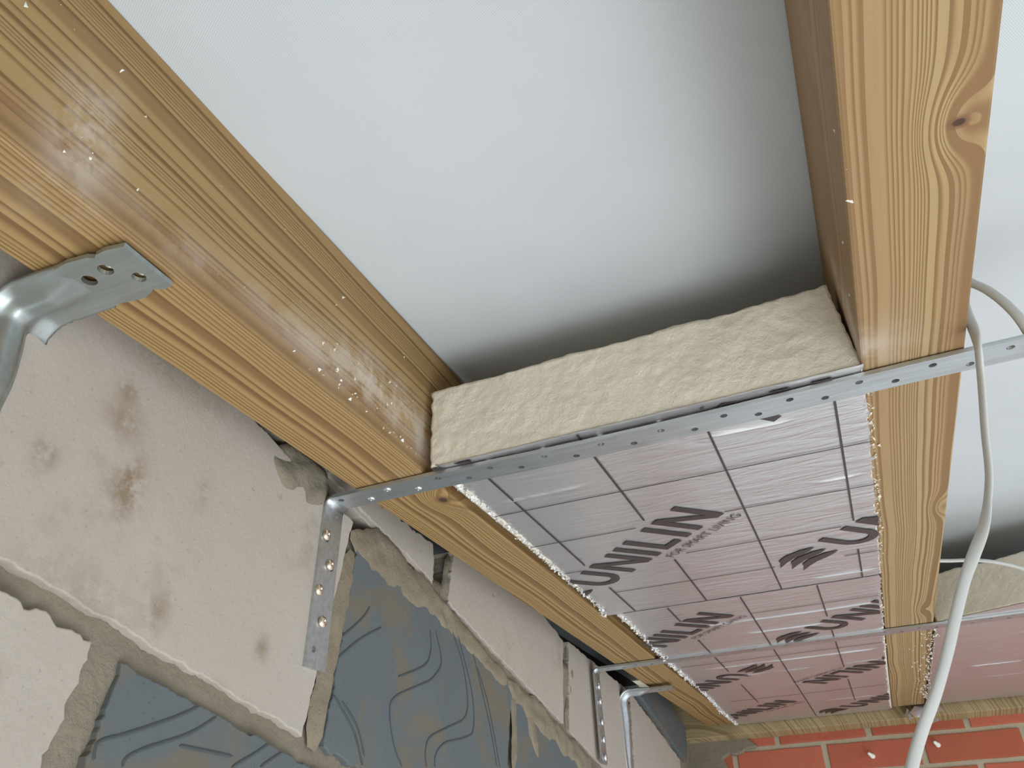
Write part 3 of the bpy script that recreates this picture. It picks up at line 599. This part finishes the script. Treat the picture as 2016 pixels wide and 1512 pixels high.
# pressed, ribbed straps: strap 0 in the left foreground and strap 3 far off
def ribbed(name, label, xb, xtip, r0, w, n0, leg, tipout, holes, rib, t=0.010, mat=M_GALV2, bendr=0.06, hole_leg=True, flare=0.0):
    rt = root(name, (xb, r0, n0)); base = (xb, r0, n0); tag(rt, label, 'metal strap')
    vs, fs = plate(tipout, holes, t); G().add([(a_, b_, n0+c_-t/2) for a_, b_, c_ in vs], fs).build('strap_plate', mat, rt, base=base)
    xs_tip = min(p[0] for p in tipout); L = xs_tip-(xb+bendr); path = []
    for k in range(17): path.append((xs_tip+0.012*(1-k/16)-L*k/16, n0+0.0006*(1-k/16), 0, 1, k/16))            # x, n, normal (nx, nn)
    for k in range(1, 11):
        th = math.pi/2*k/10; path.append((xb+bendr-bendr*math.sin(th), n0-bendr+bendr*math.cos(th), math.sin(th), math.cos(th), 1))
    for k in range(1, 17): path.append((xb, n0-bendr-(leg-bendr)*k/16, 1, 0, 1))
    NW = 24; g_ = G()
    for side in (0, 1):
        for j, (x, n_, nx_, nn_, s_) in enumerate(path):
            ww = w*(1.0+flare*math.sin(min(j, 26)/26*math.pi)); leg_t = max(0, (j-26)/16)
            for i in range(NW+1):
                u_ = i/NW; amp = rib*min(1, s_*1.6)*(1-0.85*max(0, leg_t-0.25)/0.75 if leg_t > 0.25 else 1)
                prof = math.exp(-((u_-0.42)/0.20)**4)            # raised channel in the middle, edges turned back
                edge = -0.5*math.exp(-(u_/0.09)**2)
                d = amp*(prof+edge*0.6) + (t if side else 0) + 0.002*s_*nz(j*0.4, u_*5, 1)
                rr = r0 + u_*ww - (ww-w)*0.5
                if leg_t > 0: rr += 0.05*w*math.sin(leg_t*9)
                if u_ == 1 and s_ > 0.3: rr += 0.004*nz(j*0.9, 2, 3)
                # outward normal is (+nx, -nn): away from timber and wall
                g_.v.append((x+nx_*d, rr, n_-nn_*d-0.0))
    Wd = NW+1; Np = len(path)*Wd
    for j in range(len(path)-1):
        for i in range(NW):
            q = j*Wd+i; g_.f.append((q, q+1, q+Wd+1, q+Wd)); g_.f.append((Np+q, Np+q+Wd, Np+q+Wd+1, Np+q+1))
        for i in (0, NW): q = j*Wd+i; g_.f.append((q, q+Wd, Np+q+Wd, Np+q))
    for j in (len(path)-1,):
        for i in range(NW): q = j*Wd+i; g_.f.append((q, q+1, Np+q+1, Np+q))
    g_.build('ribbed_bend', mat, rt, base=base, smooth=True); return rt, base
c0x, c0r = -1.10, 0.80
tip = [(-1.022,0.748),(-1.060,0.742),(-1.085,0.744),(-1.092,0.750),(-1.105,0.742),(-1.150,0.738),(-1.182,0.742),(-1.182,0.872),(-1.15,0.869),(-1.10,0.876),(-1.075,0.868),(-1.064,0.862),(-1.045,0.872),(-1.026,0.868)]
st0, sb0 = ribbed('restraint_strap', 'thick pressed steel strap end with three large holes on the nearest rafter, left foreground', -1.352, -1.022, 0.742, 0.132, 0.987, 0.50, tip,
       [circ(-1.150,0.792,0.0145,18), circ(-1.100,0.782,0.0145,18), circ(-1.062,0.824,0.0135,18)], 0.020)
vs, fs = plate(circ(0, 0, 0.020, 16), (), 0.004); 
G().add([(-1.339+c_, 0.795+a_, 0.868+b_) for a_, b_, c_ in vs], fs).build('leg_hole_shade', M_SCORE, st0, base=sb0)  # dark disc laid on the leg, painting the shade of a hole
for (x, r) in ((-1.098,0.786),(-1.060,0.828)): screw(st0, sb0, (x, r, 0.996), 'n', 0.0130, M_SCREW)
tip3 = [(-1.10,5.27),(-1.12,5.37),(-1.25,5.37),(-1.25,5.26)]
st3, sb3 = ribbed('restraint_strap', 'short ribbed steel strap with rounded bend, farthest along the block wall', -1.442, -1.10, 5.24, 0.13, 0.975, 0.62, tip3, [circ(-1.19,5.30,0.012,8), circ(-1.15,5.32,0.012,8)], 0.024, bendr=0.07, mat=M_GALV)

# ---------------------------------------------------------------- cables
def cable(name, label, pts, hw, group=None):
    """pts: (px, py, depth along view, half width mm-ish, twist)"""
    P = []
    for px, py, d, a_, tw in pts:
        q = rot(ray(px, py)); P.append((q*d, a_, tw))
    sm = []
    for i in range(len(P)-1):
        p0, p1, p2, p3 = P[max(i-1, 0)], P[i], P[i+1], P[min(i+2, len(P)-1)]
        for t in [k/10 for k in range(10)]:
            f_ = lambda a, b, c, e: 0.5*((2*b)+(c-a)*t+(2*a-5*b+4*c-e)*t*t+(3*b-3*c+e-a)*t**3)
            sm.append((f_(p0[0], p1[0], p2[0], p3[0]), p1[1]+(p2[1]-p1[1])*t, p1[2]+(p2[2]-p1[2])*t))
    sm.append(P[-1]); g_ = G(); K = 14; base = tuple(sm[-1][0]); ref = Vector((0.94, 0.0, 0.34))
    for i, (p, a_, tw) in enumerate(sm):
        d = (sm[min(i+1, len(sm)-1)][0]-sm[max(i-1, 0)][0]).normalized(); e1 = (fwd.cross(d)).normalized(); e2 = d.cross(e1).normalized()
        e1r = e1*math.cos(tw)+e2*math.sin(tw); e2r = -e1*math.sin(tw)+e2*math.cos(tw)
        for k in range(K):
            th = 2*math.pi*k/K; g_.v.append(tuple(p+e1r*math.cos(th)*0.0118*a_+e2r*math.sin(th)*0.0062*a_))
        if i: q = (i-1)*K; g_.f += [(q+k, q+(k+1) % K, q+K+(k+1) % K, q+K+k) for k in range(K)]
    g_.f.append(tuple(range(K))); g_.f.append(tuple(len(g_.v)-K+k for k in range(K)))
    return tag(g_.build(name, M_CABLE, frame='room', base=base, smooth=True), label, 'cable')
hp = math.pi/2
cable('power_cable', 'white flat electrical cable hanging over the long strap and down past the brick wall',
      [(1893,560,2.02,1,0.9),(1902,610,1.95,1,1.2),(1922,665,1.75,1,hp),(1931,740,1.74,1,hp),(1939,850,1.72,1,hp),(1947,930,1.70,1,hp),(1944,990,1.68,1,hp),(1936,1040,1.64,1,1.2),(1918,1090,1.58,1,0.7),(1900,1140,1.52,1,0.25),
       (1880,1220,1.44,1,0.1),(1864,1290,1.38,1,0.05),(1843,1365,1.31,1,0.0),(1815,1440,1.25,1.0,0),(1795,1512,1.20,1.0,0),(1770,1640,1.12,1.0,0)], 1)
cable('power_cable', 'white cable arching right from behind the pale rafter above the strap',
      [(1890,545,2.1,1.05,0.8),(1913,557,2.05,1.05,0.6),(1945,572,1.98,1.05,0.5),(1985,603,1.9,1.05,0.4),(2020,645,1.84,1.05,0.4),(2060,720,1.8,1.05,0.4)], 1)
cable('power_cable', 'thin grey-white cable running across the foam end of the right insulation board',
      [(1835,1104,3.30,1.2,1.3),(1870,1104,3.28,1.2,1.3),(1915,1103,3.25,1.2,1.3),(1960,1107,3.22,1.2,1.3),(2016,1121,3.2,1.2,1.3),(2080,1150,3.15,1.2,1.3)], 1)

# ---------------------------------------------------------------- small things
def plug(px, py, label, L=0.07, r=0.017):
    d = rot(ray(px, py)); t = (YB-0.01)/d.y; c = d*t; g_ = G(); K = 10
    prof = [(0.06,1.0),(0.0,1.15),(-0.012,1.15),(-0.014,0.9),(-L,0.75),(-L-0.012,0.4)]
    for h, q in prof:
        for k in range(K): th = 2*math.pi*k/K; g_.v.append((c.x+r*q*math.cos(th)+0.3*h, YB+h, c.z+r*q*math.sin(th)+0.5*h*0))
    for j in range(len(prof)-1):
        for k in range(K): g_.f.append((j*K+k, j*K+(k+1) % K, (j+1)*K+(k+1) % K, (j+1)*K+k))
    g_.f.append(tuple(range((len(prof)-1)*K, len(prof)*K)))
    tag(g_.build('wall_plug', M_PLUG, frame='room', base=(c.x, YB, c.z), smooth=True), label, 'wall plug')
plug(1718, 1488, 'small white plastic plug in the red brick left of the hanging cable'); plug(1847, 1466, 'small cream plug and screw in the red brick right of the hanging cable')
# torn foil scrap at the foot of the right rafter
def scrap(pts, seed, label, dep):
    g_ = G(); P = [rot(ray(*p)) * (dep+0.05*((i*7) % 3-1)) for i, p in enumerate(pts)]; c = sum(P, Vector())/len(P); c = c+Vector((0, -0.04, 0.0))
    n_ = len(P); g_.v = [tuple(p) for p in P]+[tuple(p.lerp(c, 0.5)+Vector((0.0, 0.02*nz(i, seed), 0.01))) for i, p in enumerate(P)]+[tuple(c)]
    for i in range(n_): g_.f += [(i, (i+1) % n_, n_+(i+1) % n_, n_+i), (n_+i, n_+(i+1) % n_, 2*n_)]
    o = g_.build('foil_scrap', M_FOIL, frame='room', base=tuple(c)); sd = o.modifiers.new('t', 'SOLIDIFY'); sd.thickness = 0.003
    tag(o, label, 'foil scrap')
def depth_at(px, py, Y): return Y/rot(ray(px, py)).y
D_ = depth_at(1820, 1400, 7.02)
scrap([(1790,1402),(1800,1392),(1820,1388),(1850,1390),(1856,1400),(1846,1418),(1834,1424),(1815,1412),(1800,1410)], 1, 'crumpled silver foil scrap at the foot of the pale rafter', D_)
scrap([(1785,1394),(1790,1400),(1793,1416),(1789,1418),(1784,1408)], 2, 'narrow strip of foil hanging left of the crumpled scrap', D_)
# foam dust and flecks sticking to the rafters
rnd = random.Random(3)
def flecks(parent, base, fn, cnt, size, seed, name='foam_flecks'):
    g_ = G(); rnd = random.Random(seed)
    for _ in range(cnt):
        c = Vector(fn(rnd)); s_ = size*rnd.choice([0.4, 0.5, 0.6, 1.0, 1.6])
        P = [c+Vector((rnd.uniform(-1, 1), rnd.uniform(-1, 1), rnd.uniform(-1, 1))).normalized()*s_ for _ in range(5)]
        g_.add([tuple(p) for p in P], [(0,1,2),(0,1,3),(0,2,3),(1,2,4),(1,3,4),(2,3,4)])
    tag(g_.build(name, M_PLUG, parent, base=base), kind='stuff')
flecks(rl, (-1.012,0,1), lambda r: (-1.012-0.0035*(q:=r.random()), r.uniform(1.2, 1.84), 1.02+abs(r.gauss(0.0, 0.10))), 70, 0.0035, 1)
flecks(rl, (-1.012,0,1), lambda r: (-1.012, r.uniform(0.4, 1.2), r.uniform(1.02, 1.35)), 16, 0.0035, 4)
flecks(rr_, (0.180,0,1), lambda r: (0.180, r.uniform(1.0, 1.6), 1.0+abs(r.gauss(0.0, 0.06))), 26, 0.006, 2)
flecks(rr_, (0.180,0,1), lambda r: (r.gauss(0.36, 0.03), r.uniform(4.8, 6.9), 0.998), 60, 0.007, 5)
